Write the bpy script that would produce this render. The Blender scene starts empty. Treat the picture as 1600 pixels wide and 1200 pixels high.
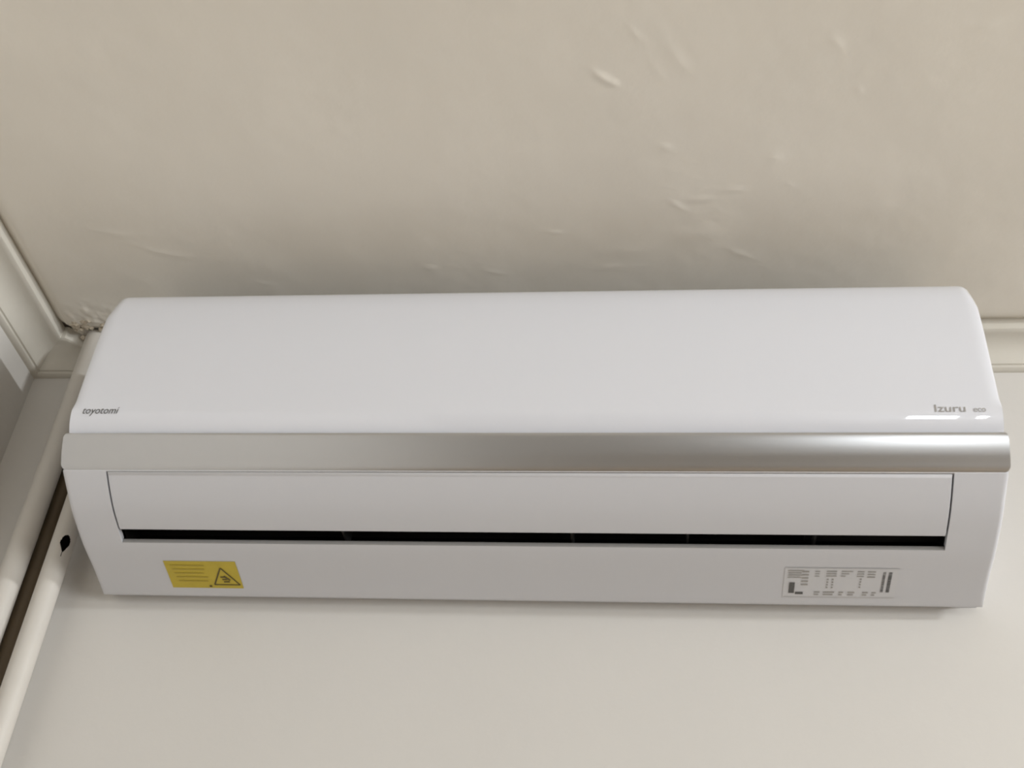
import bpy, bmesh, math, random
from mathutils import Matrix, Vector, noise
C = bpy.context.scene.collection
S = bpy.context.scene
random.seed(4)
ZO = 1.55                       # height of the camera above the floor
CEIL = ZO + 1.0475              # ceiling height

# ------------------------------------------------------------ camera, light, exposure
cam = bpy.data.objects.new('camera', bpy.data.cameras.new('camera'))
C.objects.link(cam)
cam.data.sensor_width = 36.0
cam.data.lens = 42.75
cam.data.clip_start = 0.02
R = ((0.9938, 0.0053, 0.1111), (0.0903, -0.6214, -0.7783), (0.0649, 0.7835, -0.6180))
right = Vector((R[0][0], R[1][0], R[2][0])).normalized()
back = Vector((R[0][2], R[1][2], R[2][2]))
back = (back - right * back.dot(right)).normalized()
up = back.cross(right)
m = Matrix((right, up, back)).transposed().to_4x4()
m.translation = (0.1393, -1.2498, ZO)
cam.matrix_world = m
S.camera = cam
cam.data.dof.use_dof = True
cam.data.dof.focus_distance = 2.5
cam.data.dof.aperture_fstop = 19
S.view_settings.view_transform = 'Standard'
S.view_settings.look = 'None'
S.view_settings.gamma = 1.0
S.view_settings.use_curve_mapping = False
S.view_settings.exposure = 0.14

w = bpy.data.worlds.new('world'); S.world = w; w.use_nodes = True
w.node_tree.nodes['Background'].inputs[0].default_value = (0.95, 0.97, 1.0, 1)
w.node_tree.nodes['Background'].inputs[1].default_value = 0.45

def area(name, loc, target, sx, sy, power, col):
    l = bpy.data.lights.new(name, 'AREA'); l.shape = 'RECTANGLE'
    l.size = sx; l.size_y = sy; l.energy = power; l.color = col
    o = bpy.data.objects.new(name, l); C.objects.link(o)
    o.location = loc
    o.rotation_euler = (Vector(target) - Vector(loc)).to_track_quat('-Z', 'Y').to_euler()
    return o
# tube lamp high on the right wall, daylight window in the wall behind the camera
area('wall_lamp', (3.55, -1.62, ZO + 1.01), (-3, -1.0, ZO + 0.7), 0.40, 0.045, 52, (0.95, 0.98, 1.0))
area('window_daylight', (1.165, -3.46, 1.95), (1.165, 3, 1.95), 0.18, 0.55, 6.0, (0.90, 0.96, 1.0))
area('spot_lamp', (1.335, -3.44, 1.95), (0.5, 0, 2.33), 0.036, 0.45, 1.6, (1.0, 1.0, 1.0))
area('added_side_fill', (3.56, -2.55, 1.45), (-3, -2.55, 1.45), 1.3, 1.2, 84, (0.95, 0.98, 1.0))  # added fill light from the unseen right side, no known window

# ------------------------------------------------------------ helpers
def mat(name, col, rough=0.5, metal=0.0, coat=0.0, bump=0.0, bscale=60.0, var=0.0, vscale=4.0, ior=None):
    mt = bpy.data.materials.new(name); mt.use_nodes = True
    nt = mt.node_tree; b = nt.nodes['Principled BSDF']
    b.inputs['Base Color'].default_value = (*col, 1)
    b.inputs['Roughness'].default_value = rough
    b.inputs['Metallic'].default_value = metal
    b.inputs['Coat Weight'].default_value = coat
    b.inputs['Coat Roughness'].default_value = 0.02
    if ior: b.inputs['IOR'].default_value = ior
    tc = nt.nodes.new('ShaderNodeTexCoord')
    if var:
        n = nt.nodes.new('ShaderNodeTexNoise'); n.inputs['Scale'].default_value = vscale
        n.inputs['Detail'].default_value = 5
        r = nt.nodes.new('ShaderNodeMapRange')
        r.inputs['From Min'].default_value = 0.3; r.inputs['From Max'].default_value = 0.7
        r.inputs['To Min'].default_value = 1 - var; r.inputs['To Max'].default_value = 1 + var
        v = nt.nodes.new('ShaderNodeVectorMath'); v.operation = 'SCALE'
        v.inputs[0].default_value = col
        nt.links.new(tc.outputs['Object'], n.inputs['Vector'])
        nt.links.new(n.outputs['Fac'], r.inputs['Value'])
        nt.links.new(r.outputs['Result'], v.inputs['Scale'])
        nt.links.new(v.outputs['Vector'], b.inputs['Base Color'])
    if bump:
        n = nt.nodes.new('ShaderNodeTexNoise'); n.inputs['Scale'].default_value = bscale
        n.inputs['Detail'].default_value = 4
        bp = nt.nodes.new('ShaderNodeBump'); bp.inputs['Strength'].default_value = bump
        bp.inputs['Distance'].default_value = 0.002
        nt.links.new(tc.outputs['Object'], n.inputs['Vector'])
        nt.links.new(n.outputs['Fac'], bp.inputs['Height'])
        nt.links.new(bp.outputs['Normal'], b.inputs['Normal'])
    return mt

M_ceil = mat('ceiling_paint', (0.795, 0.752, 0.675), 0.75, bump=0.25, bscale=45, var=0.02, vscale=6)
M_wall = mat('wall_paint', (0.63, 0.608, 0.575), 0.7, bump=0.15, bscale=60, var=0.012, vscale=5)
M_dim = mat('taupe_wall_paint', (0.22, 0.195, 0.165), 0.7, var=0.012, vscale=5)
M_trim = mat('cornice_paint', (0.61, 0.58, 0.515), 0.55, bump=0.15, bscale=80, var=0.02, vscale=12)
M_floor = mat('floor_tiles', (0.25, 0.185, 0.12), 0.5, var=0.04)
M_pipe = mat('cream_pvc', (0.585, 0.555, 0.51), 0.45, var=0.02, vscale=20)
M_gap_shade = mat('brown_gap_shade', (0.105, 0.075, 0.042), 0.6, var=0.08, vscale=30)  # brown that paints the shade between the pipes
M_white = mat('white_plastic', (0.60, 0.603, 0.632), 0.38, coat=0.0)
M_panel = mat('glossy_white_plastic', (0.70, 0.712, 0.762), 0.32, coat=1.0)
M_silver = mat('silver_paint', (0.53, 0.53, 0.535), 0.28, metal=0.9)
M_dark = mat('black_plastic', (0.012, 0.011, 0.010), 0.6)
M_lip = mat('shaded_lip_grey', (0.24, 0.235, 0.23), 0.5)  # shade on the outlet lip is put into this grey
M_dark.node_tree.nodes['Principled BSDF'].inputs['Specular IOR Level'].default_value = 0.05
M_vane = mat('dark_grey_plastic', (0.022, 0.021, 0.020), 0.6)
M_yellow = mat('yellow_sticker_paper', (0.52, 0.40, 0.035), 0.5, var=0.05, vscale=60)
M_print = mat('black_ink_on_yellow', (0.09, 0.065, 0.01), 0.5)
M_ochre = mat('faded_ink_on_yellow', (0.40, 0.30, 0.03), 0.5)
M_label = mat('clear_label_film', (0.61, 0.61, 0.63), 0.35)
M_grey = mat('grey_ink', (0.33, 0.315, 0.30), 0.5)
M_edge = mat('pale_grey_ink', (0.52, 0.51, 0.50), 0.5)
M_ink = mat('dark_grey_ink', (0.09, 0.088, 0.085), 0.5)
M_bolt = mat('dark_hole', (0.003, 0.0025, 0.002), 0.9)
M_bolt.node_tree.nodes['Principled BSDF'].inputs['Specular IOR Level'].default_value = 0.0
M_plaster = mat('broken_plaster', (0.58, 0.51, 0.41), 0.9, bump=0.6, bscale=200, var=0.15, vscale=90)

def obj(name, verts, faces, material, parent=None, smooth=True, kind=None, label=None):
    me = bpy.data.meshes.new(name)
    off = parent_origin(parent)
    me.from_pydata([(v[0] - off.x, v[1] - off.y, v[2] - off.z) for v in verts], [], faces)
    bm = bmesh.new(); bm.from_mesh(me)
    bmesh.ops.recalc_face_normals(bm, faces=bm.faces)
    bm.to_mesh(me); bm.free()
    me.materials.append(material)
    for p in me.polygons: p.use_smooth = smooth
    if smooth:
        me.set_sharp_from_angle(angle=math.radians(38))
    o = bpy.data.objects.new(name, me); C.objects.link(o)
    if parent: o.parent = parent
    if kind: o['kind'] = kind
    if label: o['label'] = label
    return o
def parent_origin(p):
    v = Vector((0, 0, 0))
    while p is not None:
        v += p.location; p = p.parent
    return v
def thing(name, label, cat, loc):
    o = bpy.data.objects.new(name, None); C.objects.link(o)
    o.location = loc; o['label'] = label; o['category'] = cat
    return o
def box(x0, x1, y0, y1, z0, z1):
    v = [(x, y, z) for x in (x0, x1) for y in (y0, y1) for z in (z0, z1)]
    f = [(0, 1, 3, 2), (4, 6, 7, 5), (0, 4, 5, 1), (2, 3, 7, 6), (0, 2, 6, 4), (1, 5, 7, 3)]
    return v, f
def merge(*vf):
    V, F = [], []
    for v, f in vf:
        n = len(V); V += list(v); F += [tuple(i + n for i in q) for q in f]
    return V, F
def smooth_curve(P, n=8):
    """Catmull-Rom through the points of an open profile."""
    P = [Vector(p) for p in P]; out = []
    for i in range(len(P) - 1):
        a = P[i - 1] if i else P[i] * 2 - P[i + 1]
        b, c = P[i], P[i + 1]
        d = P[i + 2] if i + 2 < len(P) else c * 2 - b
        # centripetal-ish: limit the tangents so uneven spacing does not overshoot
        L = (c - b).length
        t1 = (c - a).normalized() * L; t2 = (d - b).normalized() * L
        for k in range(n):
            t = k / n
            h1 = 2*t**3 - 3*t**2 + 1; h2 = t**3 - 2*t**2 + t; h3 = -2*t**3 + 3*t**2; h4 = t**3 - t**2
            out.append(b * h1 + t1 * h2 + c * h3 + t2 * h4)
    out.append(P[-1])
    return out
def normals(P, closed=False):
    out = []; n = len(P)
    for i in range(n):
        a = P[i - 1] if (i or closed) else P[i]
        b = P[(i + 1) % n] if (i < n - 1 or closed) else P[i]
        d = (b - a).normalized(); out.append(Vector((-d.y, d.x)))
    return out
def round_ends(xa, xb, r, k=5):
    """x stations with the inward offset that rounds both ends by radius r."""
    st = []
    for i in range(k + 1):
        a = math.pi / 2 * i / k
        st.append((xa + r * (1 - math.cos(a)), r * (1 - math.sin(a))))
    st.append((xa + r + .0015, 0.0))
    return st + [(xa + xb - x, o) for x, o in reversed(st)]
def loft_closed(P, stations, mask=None, caps=True, wt=lambda p: 1.0):
    """Sweep the closed (y, z) polygon along x; each station has an inward offset; mask(i, j) drops quads."""
    area2 = sum(P[i].x * P[(i + 1) % len(P)].y - P[(i + 1) % len(P)].x * P[i].y for i in range(len(P)))
    if area2 < 0: P = list(reversed(P))
    N = normals(P, True); n = len(P)
    V, F = [], []
    for x, o in stations:
        for p, q in zip(P, N):
            e = o * wt(p); V.append((x, p.x + q.x * e, p.y + q.y * e + ZO))
    for j in range(len(stations) - 1):
        for i in range(n):
            if mask and mask(P[i], P[(i + 1) % n], j): continue
            a = j * n + i; b = j * n + (i + 1) % n
            F.append((a, b, b + n, a + n))
    if caps:
        F.append(tuple(range(n))); k = (len(stations) - 1) * n
        F.append(tuple(range(k, k + n)))
    return V, F

# ------------------------------------------------------------ the setting
XL, XR, YF = -0.708, 3.60, -3.5
def axis(lo, f0, f1, hi, step, coarse):
    out = [lo]; 
    while out[-1] + coarse < f0: out.append(out[-1] + coarse)
    k = int((f1 - f0) / step)
    out += [f0 + (f1 - f0) * i / k for i in range(k + 1)]
    while out[-1] + coarse < hi: out.append(out[-1] + coarse)
    if out[-1] < hi: out.append(hi)
    return out
# chips, trowel ridges and scuffs of the plaster: (x, y, length, width, angle, height)
chips = [(0.093, -0.448, 0.022, 0.004, 0.7, 0.0033),
         (0.105, -0.44, 0.01, 0.003, 0.5, 0.0027),
         (0.17, -0.47, 0.05, 0.006, 1.0, 0.00105),
         (0.472, -0.494, 0.02, 0.004, -0.4, 0.0018),
         (0.205, -0.272, 0.03, 0.003, -0.1, 0.00165),
         (0.175, -0.262, 0.025, 0.003, 0.7, 0.0018),
         (0.24, -0.285, 0.022, 0.003, -0.2, 0.0021),
         (0.2, -0.215, 0.05, 0.012, -0.1, 0.0015),
         (0.03, -0.222, 0.018, 0.003, -0.0, 0.00165),
         (-0.13, -0.165, 0.014, 0.003, -0.3, 0.00165),
         (0.16, -0.35, 0.012, 0.004, 0.3, 0.0021),
         (0.28, -0.33, 0.014, 0.006, -0.4, 0.00135),
         (-0.47, -0.2, 0.06, 0.004, 0.35, 0.0012),
         (-0.52, -0.235, 0.05, 0.005, 0.2, 0.0012),
         (0.33, -0.48, 0.018, 0.004, 0.9, 0.00135),
         (-0.2, -0.39, 0.02, 0.006, -0.3, 0.00075),
         (0.4, -0.25, 0.04, 0.01, -0.3, 0.00105),
         (0.12, -0.19, 0.06, 0.01, -0.1, 0.00105),
         (0.128, -0.5, 0.02, 0.003, 0.9, 0.0012),
         (0.15, -0.455, 0.03, 0.004, 1.0, 0.001),
         (0.3, -0.29, 0.012, 0.003, 0.2, 0.0014),
         (-0.05, -0.155, 0.02, 0.003, 0.2, 0.0014),
         (0.09, -0.16, 0.03, 0.004, -0.3, 0.0012),
         (0.25, -0.18, 0.03, 0.004, 0.5, 0.0012),
         (0.36, -0.42, 0.01, 0.003, 1.2, 0.0012),
         (-0.35, -0.14, 0.02, 0.003, 0.3, 0.001)]
def relief(x, y):
    h = 0.0
    for cx, cy, L, W, a, H in chips:
        L *= .75; H *= .5
        dx, dy = x - cx, y - cy
        if abs(dx) > 3 * L or abs(dy) > 3 * L: continue
        u = dx * math.cos(a) + dy * math.sin(a); v = -dx * math.sin(a) + dy * math.cos(a)
        v += 3.5 * u * u
        h += H * math.exp(-(u / L) ** 2 * 2) * math.exp(-(v / W) ** 2)
    h += 0.0008 * (noise.fractal(Vector((x * 7, y * 7, 0.3)), 1.0, 2.0, 4) - 0.2)
    dl = x - (XL + .0475); db = -.0475 - y            # hollow along the cornice
    h -= 0.009 * (math.exp(-(max(dl, 0) / .011) ** 2) + math.exp(-(max(db, 0) / .011) ** 2))
    d = math.hypot((x + 0.60) / 0.04, (y + 0.06) / 0.03)      # crumbled patch round the pipes
    if d < 2: h += 0.004 * max(0, 1 - d / 2) * (0.4 + noise.noise(Vector((x * 130, y * 130, 2))) )
    return h
xs = axis(XL, XL + 0.0001, 0.78, XR, 0.0032, 0.3); ys = axis(YF, -0.80, -0.0001, 0.0, 0.0032, 0.3)
V = [(x, y, CEIL - (relief(x, y) if x < 0.78 and y > -0.8 else 0)) for y in ys for x in xs]
nx = len(xs)
F = [(j * nx + i, j * nx + i + 1, (j + 1) * nx + i + 1, (j + 1) * nx + i) for j in range(len(ys) - 1) for i in range(nx - 1)]
obj('ceiling', V, F, M_ceil, kind='structure')
obj('floor', *box(XL - .1, XR + .1, YF - .1, 0.1, -0.1, 0.0), M_floor, kind='structure', smooth=False)
obj('wall_back', *box(XL - .1, XR + .1, 0.0, 0.1, 0.0, CEIL + .1), M_wall, kind='structure', smooth=False)
obj('wall_left', *box(XL - .1, XL, YF, 0.0, 0.0, CEIL + .1), M_wall, kind='structure', smooth=False)
obj('wall_right', *box(XR, XR + .1, YF, 0.0, 0.0, CEIL + .1), M_wall, kind='structure', smooth=False)
obj('wall_front', *box(XL - .1, XR + .1, YF - .1, YF, 0.0, CEIL + .1), M_dim, kind='structure', smooth=False)

# cornice: (distance from wall, drop below ceiling)
cor = [(0.0, -0.012), (0.0475, -0.012), (0.0475, 0.0005), (0.0465, 0.0070), (0.0440, 0.0085), (0.0400, 0.0090)]
for i in range(1, 8):
    a = i / 8 * math.pi / 2
    cor.append((0.0400 - 0.0285 * math.sin(a) * 0.98, 0.0345 - 0.0255 * math.cos(a)))
cor += [(0.0110, 0.0350), (0.0085, 0.0355), (0.0080, 0.0385), (0.0055, 0.0405), (0.0020, 0.0410), (0.0, 0.0412)]
def cornice(name, pts):
    """pts: two mitred ends given as functions of the distance from the wall."""
    V, n = [], len(cor)
    for e in pts:
        for d, h in cor:
            x, y = e(d); wob = 0.0006 * noise.noise(Vector((x * 20, y * 20, h * 30)))
            V.append((x, y + wob, CEIL - h))
    F = []
    for k in range(len(pts) - 1):
        for i in range(n):
            a = k * n + i; b = k * n + (i + 1) % n
            F.append((a, b, b + n, a + n))
    F += [tuple(range(n)), tuple(range((len(pts) - 1) * n, len(pts) * n))]
    return obj(name, V, F, M_trim, kind='structure')
def hacked(t):                      # the run is cut back where the pipes pass
    a = min(1, max(0, (t + .655) / .02)) - min(1, max(0, (t + .53) / .04))
    return 1 - .38 * a
def back_run(t): return lambda d: (XL + d if t == 0 else t, -d * (1 if t == 0 else hacked(t)))
cornice('trim_1', [back_run(0)] + [back_run(-.655 + .19 * i / 30) for i in range(30)] + [back_run(-.46 + (XR + .46) * i / 40) for i in range(41)])
def left_run(t): return lambda d: (XL + d, -d if t == 0 else t)
cornice('trim_2', [left_run(0)] + [left_run(-.06 + (YF + .06) * i / 60) for i in range(61)])

rp = random.Random(7)
parts = []
for k in range(26):                 # crumbs of plaster where the pipes go through
    bmt = bmesh.new(); bmesh.ops.create_icosphere(bmt, subdivisions=1, radius=1)
    cx, cy = rp.uniform(-.640, -.575), rp.uniform(-.075, -.030); rr = rp.uniform(.003, .0075)
    vv = [(cx + v.co.x * rr * rp.uniform(.6, 1.3), cy + v.co.y * rr * rp.uniform(.6, 1.2), CEIL + .001 - v.co.z * rr * rp.uniform(.4, .9)) for v in bmt.verts]
    parts.append((vv, [tuple(v.index for v in f.verts) for f in bmt.faces])); bmt.free()
ce = bpy.data.objects['ceiling']
obj('broken_plaster', *merge(*parts), M_plaster, ce, smooth=False, kind='stuff', label='crumbled plaster where the pipes meet the ceiling')

# ------------------------------------------------------------ conduit pipes beside the unit
PY = 0.036
def pipe(name, label, x, r, z0, z1, hole=None):
    root = thing(name, label, 'pipe', (x, -PY, z0))
    na = 96 if hole else 40
    zs = [z0 + (z1 - z0) * i / 40 for i in range(41)]
    if hole: zs = sorted(zs + [hole[1] + (i - 35) * 0.0009 for i in range(61)])
    V = [(x + r * math.sin(a), -PY - r * math.cos(a), z) for z in zs for a in [2 * math.pi * i / na for i in range(na)]]
    F = []
    for j in range(len(zs) - 1):
        for i in range(na):
            if hole:
                a = 2 * math.pi * (i + .5) / na; zm = (zs[j] + zs[j + 1]) / 2
                u = (a - hole[0]) * r; v = zm - hole[1]
                hw = 0.0058 * (1 if v > -0.002 else max(0.12, 1 + (v + 0.002) / 0.013))
                if (u / hw) ** 2 + (v / (0.0105 if v > 0 else 0.019)) ** 2 < 1: continue
            a, b = j * na + i, j * na + (i + 1) % na
            F.append((a, b, b + na, a + na))
    t = obj('tube', V, F, M_pipe, root)
    if hole:
        ri = r - 0.002
        V = [(x + ri * math.sin(a), -PY - ri * math.cos(a), z) for z in (hole[1] - .06, hole[1] + .06) for a in [2 * math.pi * i / 24 for i in range(24)]]
        F = [(i, (i + 1) % 24, 24 + (i + 1) % 24, 24 + i) for i in range(24)] + [tuple(range(24)), tuple(range(24, 48))]
        obj('hole_lining', V, F, M_bolt, root, label='black inside of the hole cut in the pipe')
    return root
pipe('conduit_pipe', 'cream pipe on the wall with a black hole beside the air conditioner', -0.5640, 0.0138, 0.0, CEIL + 0.004, hole=(math.radians(40), ZO + 0.7165))
pipe('conduit_pipe', 'plain cream pipe without a hole, nearest the room corner', -0.6150, 0.0146, 0.0, CEIL + 0.004)

shade_strip = thing('shade_strip', 'dark brown strip added as shade in the gap between the two cream pipes', 'shade_strip', (-.6010, -.0115, 0))  # strip added to darken the shaded gap behind the pipes
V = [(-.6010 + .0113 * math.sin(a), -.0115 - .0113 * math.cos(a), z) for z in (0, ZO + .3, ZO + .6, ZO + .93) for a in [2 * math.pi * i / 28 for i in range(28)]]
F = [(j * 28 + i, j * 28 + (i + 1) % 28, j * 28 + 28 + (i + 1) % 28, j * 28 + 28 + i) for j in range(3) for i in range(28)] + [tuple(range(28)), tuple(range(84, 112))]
obj('strip_body', V, F, M_gap_shade, shade_strip)

# ------------------------------------------------------------ air conditioner
AC = thing('air_conditioner', 'long white wall-mounted split air conditioner with silver band and yellow sticker', 'air conditioner', (0, 0, ZO + 0.6645))
HW = 0.5
low = [(-.1970, .7190), (-.1930, .7160), (-.1750, .7040), (-.1560, .6938), (-.1270, .6835), (-.1010, .6760), (-.0600, .6685), (-.0230, .6612)]
LOW = smooth_curve(low, 10)
# arc length measured as in the survey: 0 sits above the band's lower edge
ARC = [0.0217]
for a, b in zip(LOW, LOW[1:]): ARC.append(ARC[-1] + (b - a).length)
def low_at(s, off=0.0):
    s = min(max(s, ARC[0]), ARC[-1] - 1e-6)
    for i in range(len(ARC) - 1):
        if ARC[i + 1] >= s: break
    t = (s - ARC[i]) / (ARC[i + 1] - ARC[i])
    p = LOW[i].lerp(LOW[i + 1], t)
    d = (LOW[i + 1] - LOW[i]).normalized()
    n = Vector((d.y, -d.x))                     # outward: forward and down
    if n.y > 0: n = -n
    return p + n * off
S_FLAP0, S_SLOT0, S_LIP, S_OPEN0 = 0.0240, 0.0978, 0.1170, 0.0226
XO = 0.4505
XR_O = 0.4470
# casing: closed section with the air outlet left open between S_OPEN0 and S_LIP
sec_low = [low_at(S_OPEN0)] + [low_at(S_OPEN0 + (S_LIP - S_OPEN0) * i / 14) for i in range(1, 15)]
sec_rear = [low_at(S_LIP + (ARC[-1] - S_LIP) * i / 24) for i in range(1, 25)]
tail = [Vector(p) for p in ((-.0215, .6613), (-.0205, .6630), (-.0200, .6690), (-.0195, .6740), (0.0, .6720), (0.0, .9700), (-.150, .9700), (-.188, .955), (-.192, .90), (-.192, .76), (-.196, .745))]
P = sec_low + sec_rear + tail
open_ids = set(range(14))
st = round_ends(-HW, HW, 0.005)
xs_in = [(-XO, 0.0), (-XO / 2, 0), (0, 0), (XR_O / 2, 0), (XR_O, 0.0)]
k = len(st) // 2
stations = st[:k] + xs_in + st[k:]
lowset = [(round(p.x, 6), round(p.y, 6)) for p in sec_low]
def mask(a, b, j):
    if not (k <= j < k + 4): return False
    return (round(a.x, 6), round(a.y, 6)) in lowset and (round(b.x, 6), round(b.y, 6)) in lowset
def wt_case(p):
    if p.y > .73 or p.x > -.021: return 0.0
    return min(1.0, max(0.0, (-.021 - p.x) / .06)) * min(1.0, max(.3, (.722 - p.y) / .02))
V, F = loft_closed(P, stations, mask, wt=wt_case)
# rims of the outlet: lip behind the slot, and the two cheeks
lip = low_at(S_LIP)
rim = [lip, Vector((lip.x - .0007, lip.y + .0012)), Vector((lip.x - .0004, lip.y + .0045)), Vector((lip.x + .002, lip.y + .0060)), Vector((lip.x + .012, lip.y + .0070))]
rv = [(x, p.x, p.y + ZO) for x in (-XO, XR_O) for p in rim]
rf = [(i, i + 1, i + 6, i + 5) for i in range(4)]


cheek = []
for x in (-XO, XR_O):
    vv = [(x, p.x, p.y + ZO) for p in sec_low] + [(x, p.x, p.y + .007 + ZO) for p in sec_low]
    q = len(sec_low)
    cheek.append((vv, [(i, i + 1, q + i + 1, q + i) for i in range(q - 1)]))
obj('casing', *merge((V, F), *cheek), M_white, AC)
obj('outlet_lip', rv, rf, M_lip, AC, label='lip along the lower edge of the slot, its shade painted in as grey')
# dark duct behind the outlet
top = [Vector((-.190, .7300)), Vector((-.140, .7420)), Vector((-.090, .7350)), Vector((-.075, .7100)), Vector((lip.x + .012, lip.y + .0070))]
sec = [low_at(S_OPEN0, -.007)] + top
V = [(x, p.x, p.y + ZO) for x in (-XO, XR_O) for p in sec]
n = len(sec)
F = [(i, i + 1, i + 1 + n, i + n) for i in range(n - 1)]
for x0 in (0, n): 
    F.append(tuple(range(x0, x0 + n)))
obj('air_duct', *(V, F), M_dark, AC, smooth=False, label='black air outlet slot')
# upright vanes standing in the slot
for px in (-.197, .0565, .181, .315):
    a = low_at(0.100, -.001); b = low_at(0.109, -.003)
    v, f = box(px - .0012, px + .0012, -.128, -.084, ZO + .6905, ZO + .735)
    obj('vane', v, f, M_vane, AC, smooth=False)
obj('louver', *box(.306, .4485, -.118, -.092, ZO + .7000, ZO + .7030), M_vane, AC, smooth=False, label='dark grey louver at the right of the slot')

# flap that closes most of the outlet
fl = [low_at(S_FLAP0 + (S_SLOT0 - S_FLAP0) * i / 30) for i in range(31)]
fo = [low_at(S_FLAP0 + (S_SLOT0 - S_FLAP0) * i / 30, -0.007) for i in range(30, -1, -1)]
P = fl[:-1] + [low_at(S_SLOT0 - .0004, -.0003), low_at(S_SLOT0, -.0012)] + fo
V, F = loft_closed(P, [(-.4486, .0006), (-.4480, 0), (.4445, 0), (.4451, .0006)])
obj('outlet_flap', V, F, M_white, AC)

# glossy front panel
pan = [(-.150, .9745), (-.182, .9742), (-.1970, .9715), (-.2085, .9640), (-.2150, .9500), (-.2185, .9300), (-.2210, .8900), (-.2208, .8400), (-.2202, .8000), (-.2192, .7830), (-.2178, .7765),
       (-.2154, .7705), (-.2122, .7650), (-.2085, .7605), (-.2040, .7565)]
PAN = smooth_curve(pan, 8)
P = PAN + [Vector((-.190, .7560)), Vector((-.100, .7700)), Vector((-.100, .9740))]
V, F = loft_closed(P, round_ends(-HW, HW, 0.014, 7), wt=lambda p: 0.0 if p.x > -.14 else max(0.0, min(.25, (p.y - .785) / .05)) + .75 * max(0.0, min(1.0, (p.y - .925) / .03)))
obj('front_panel', V, F, M_panel, AC)
def panel_y(z):
    for a, b in zip(PAN, PAN[1:]):
        if b.y <= z <= a.y: return a.x + (b.x - a.x) * (a.y - z) / max(a.y - b.y, 1e-9)
    return -.22

# silver band
bd = [(-.2125, .7566), (-.2148, .7560), (-.2152, .7540), (-.2122, .7455), (-.2072, .7350), (-.2026, .7275), (-.1985, .7212), (-.1950, .7185)]
BD = smooth_curve(bd, 6)
BL = [0.0]
for a, b in zip(BD, BD[1:]): BL.append(BL[-1] + (b - a).length)
def bd_at(t):
    for i in range(len(BL) - 1):
        if BL[i + 1] >= t - 1e-9: break
    q = (t - BL[i]) / (BL[i + 1] - BL[i])
    return BD[i].lerp(BD[i + 1], q), Vector((-(BD[i + 1] - BD[i]).y, (BD[i + 1] - BD[i]).x)).normalized()
V, F, nb, rb_ = [], [], 30, 0.011
stb = []
for i in range(9):
    a = math.pi / 2 * i / 8
    stb.append((-.5018 + rb_ * (1 - math.cos(a)), rb_ * (1 - math.sin(a)), 0.0))
stb += [(-x, t, o) for x, t, o in reversed(stb)]
for x, t, o in stb:
    L = BL[-1]; row = []
    for k2 in range(nb):
        p, nn = bd_at(t * .8 + (L - t * 1.6) * k2 / (nb - 1))
        if nn.x < 0: nn = -nn
        row.append((p, nn))
    V += [(x, (p + nn * o).x, (p + nn * o).y + ZO) for p, nn in row]
    V += [(x, p.x + .009, p.y + ZO + .001) for p, nn in reversed(row)]
n2 = 2 * nb
for j in range(len(stb) - 1):
    for i in range(n2):
        a, b = j * n2 + i, j * n2 + (i + 1) % n2
        F.append((a, b, b + n2, a + n2))
F += [tuple(range(n2)), tuple(range((len(stb) - 1) * n2, len(stb) * n2))]
obj('trim_band', V, F, M_silver, AC, label='silver trim band across the front')

# ---- flat print and stickers, draped on the casing
def patch(name, u0, u1, s0, s1, off, material, parent, nu=2, ns=6, label=None):
    """Thin sheet on the underside: u along x, s along the section."""
    V = [(u0 + (u1 - u0) * i / nu, *(lambda p: (p.x, p.y + ZO))(low_at(s0 + (s1 - s0) * j / ns, off))) for j in range(ns + 1) for i in range(nu + 1)]
    F = [(j * (nu + 1) + i, j * (nu + 1) + i + 1, (j + 1) * (nu + 1) + i + 1, (j + 1) * (nu + 1) + i) for j in range(ns) for i in range(nu)]
    return obj(name, V, F, material, parent, label=label)
def strokes(segs, wd, off):
    V, F = [], []
    for (a, b) in segs:
        a = Vector(a); b = Vector(b); d = (b - a).normalized(); nn = Vector((-d.y, d.x)) * wd / 2
        k = 6; base = len(V)
        for i in range(k + 1):
            p = a.lerp(b, i / k)
            for q in (p + nn, p - nn):
                e = low_at(q.y, off); V.append((q.x, e.x, e.y + ZO))
        F += [(base + 2*i, base + 2*i + 1, base + 2*i + 3, base + 2*i + 2) for i in range(k)]
    return V, F
st_y = patch('warning_sticker', -.4108, -.3262, .1462, .1932, .0004, M_yellow, AC, label='yellow warning sticker with a triangle')
tri = [(-.3388, .1560), (-.3570, .1862), (-.3275, .1862)]
tri = [(-.3460, .1575), (-.3592, .1868), (-.3290, .1868)]
V, F = strokes([(tri[0], tri[1]), (tri[1], tri[2]), (tri[2], tri[0])], .0017, .0008)
obj('warning_triangle', V, F, M_print, st_y, label='black outlined triangle')
V, F = strokes([((-.3495, .1735), (-.3420, .1735)), ((-.3480, .1775), (-.3425, .1775)), ((-.3450, .1715), (-.3390, .1790)), ((-.3470, .1815), (-.3400, .1815))], .0022, .0009)
obj('flame_mark', V, F, M_print, st_y)
for i in range(5):
    s = .1535 + i * .0068
    V, F = strokes([((-.4045 + .001 * i, s), (-.3640 - .0015 * (i % 3), s))], .0018, .0008)
    obj('text_line', V, F, M_ochre, st_y)
V, F = strokes([((-.3660, .1895), (-.3630, .1895))], .0030, .0008)
obj('dot_mark', V, F, M_print, st_y)

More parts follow.
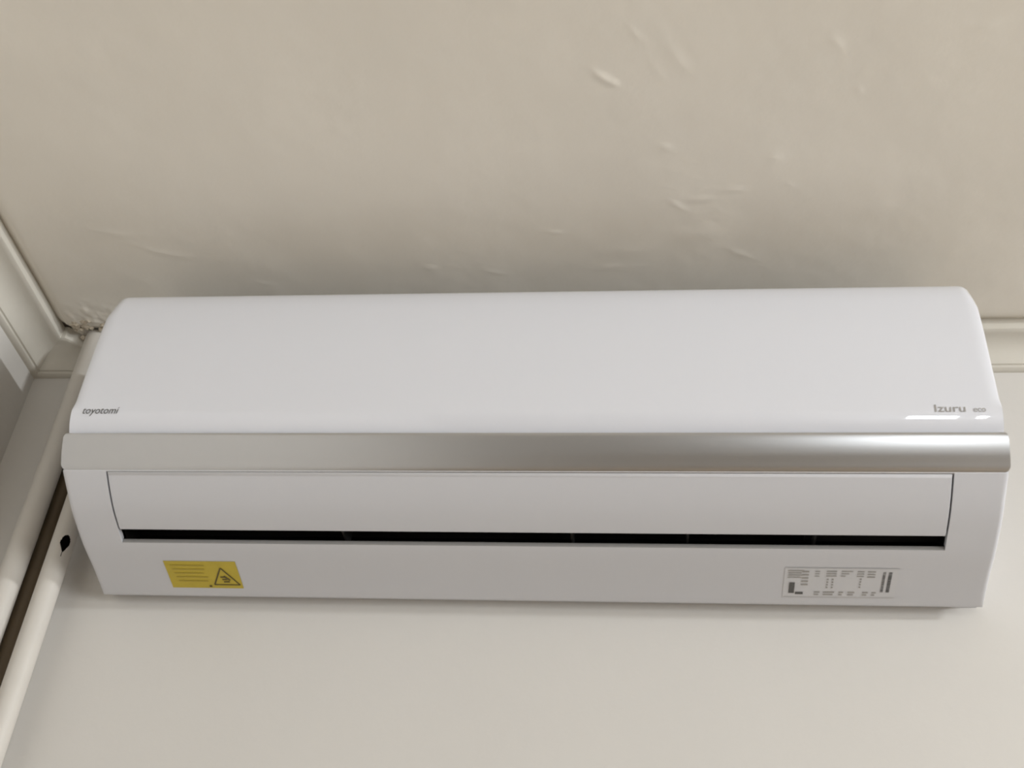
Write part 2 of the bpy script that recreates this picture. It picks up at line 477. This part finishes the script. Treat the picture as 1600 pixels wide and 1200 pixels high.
st_l = patch('rating_label', .2850, .4045, .1456, .1945, .0004, M_label, AC, label='pale rating label with grey print')
def grp(name, rects, material):
    parts = []
    for x0, x1, s0, s1 in rects:
        parts.append(strokes([((x0, (s0 + s1) / 2), (x1, (s0 + s1) / 2))], s1 - s0, .0008))
    obj(name, *merge(*parts), material, st_l)
def col(fx): return .2850 + .1195 * fx
def row(fy): return .1456 + .0489 * fy
def R4(a, b, c, d): return (col(a), col(b), row(c), row(d))
for i in range(4):
    grp('text_line', [R4(.03, .17 - .02 * (i % 2), .08 + .075 * i, .115 + .075 * i)], M_grey)
for i in range(5):
    grp('text_line', [R4(.155, .215, .10 + .11 * i, .15 + .11 * i)], M_grey)
grp('symbol', [R4(.05, .10, .50, .86)], M_ink)
grp('symbol', [R4(.11, .18, .82, .90)], M_ink)
for i in range(3):
    for q in (R4(.37, .46, .09 + .08 * i, .125 + .08 * i), R4(.27, .31, .10 + .08 * i, .13 + .08 * i), R4(.50, .60 - .03 * i, .09 + .08 * i, .12 + .08 * i),
              R4(.64, .70, .09 + .08 * i, .125 + .08 * i), R4(.73, .80, .09 + .09 * i, .13 + .09 * i)):
        grp('text_line', [q], M_grey)
for i in range(4):
    for q in (R4(.38, .395, .36 + .09 * i, .41 + .09 * i), R4(.425, .44, .36 + .09 * i, .41 + .09 * i), R4(.67, .685, .34 + .09 * i, .39 + .09 * i)):
        grp('text_line', [q], M_grey)
for a, b in ((.28, .33), (.36, .46), (.50, .54), (.58, .64), (.71, .76), (.79, .83)):
    grp('text_line', [R4(a, b, .80, .84)], M_grey); grp('text_line', [R4(a, b - .01, .88, .92)], M_grey)
rb = random.Random(2)
s = .12
bars1, bars2 = [], []
while s < .80:
    h = rb.choice((.015, .025, .035)); bars1.append(R4(.865, .890, s, s + h)); bars2.append(R4(.915, .945, s, s + h * 1.25)); s += h + rb.choice((.015, .02))
grp('barcode', bars1, M_ink); grp('barcode', bars2, M_ink)
grp('border_line', [R4(0, 1, 0, .012)], M_edge); grp('border_line', [R4(0, 1, .985, 1)], M_edge)

# ---- lettering on the glossy panel
def lettering(name, text, x0, x1, z0, shear, material, bold=0.0, height=None):
    cu = bpy.data.curves.new('letters', 'FONT'); cu.body = text; cu.size = 1.0; cu.shear = shear
    cu.offset = bold; cu.resolution_u = 3
    t = bpy.data.objects.new('letters', cu); C.objects.link(t)
    dg = bpy.context.evaluated_depsgraph_get(); dg.update()
    me = t.evaluated_get(dg).to_mesh()
    vs = [v.co.copy() for v in me.vertices]; fs = [tuple(p.vertices) for p in me.polygons]
    t.evaluated_get(dg).to_mesh_clear()
    bpy.data.objects.remove(t); bpy.data.curves.remove(cu)
    a = min(v.x for v in vs); b = max(v.x for v in vs); sc = (x1 - x0) / (b - a)
    sz = sc if height is None else height / max(v.y for v in vs)
    V = []
    for v in vs:
        z = z0 + v.y * sz
        V.append((x0 + (v.x - a) * sc, panel_y(z) - .0006, z + ZO))
    return obj(name, V, fs, material, AC, smooth=False)
lettering('maker_lettering', 'toyotomi', -.4865, -.4450, .7795, .25, M_ink, .0, height=.0080)
lettering('series_lettering', 'Izuru', .4330, .4635, .7790, 0, M_grey, .0, height=.0085)
lettering('small_lettering', 'eco', .4715, .4835, .7790, 0, M_grey, .0, height=.0042)
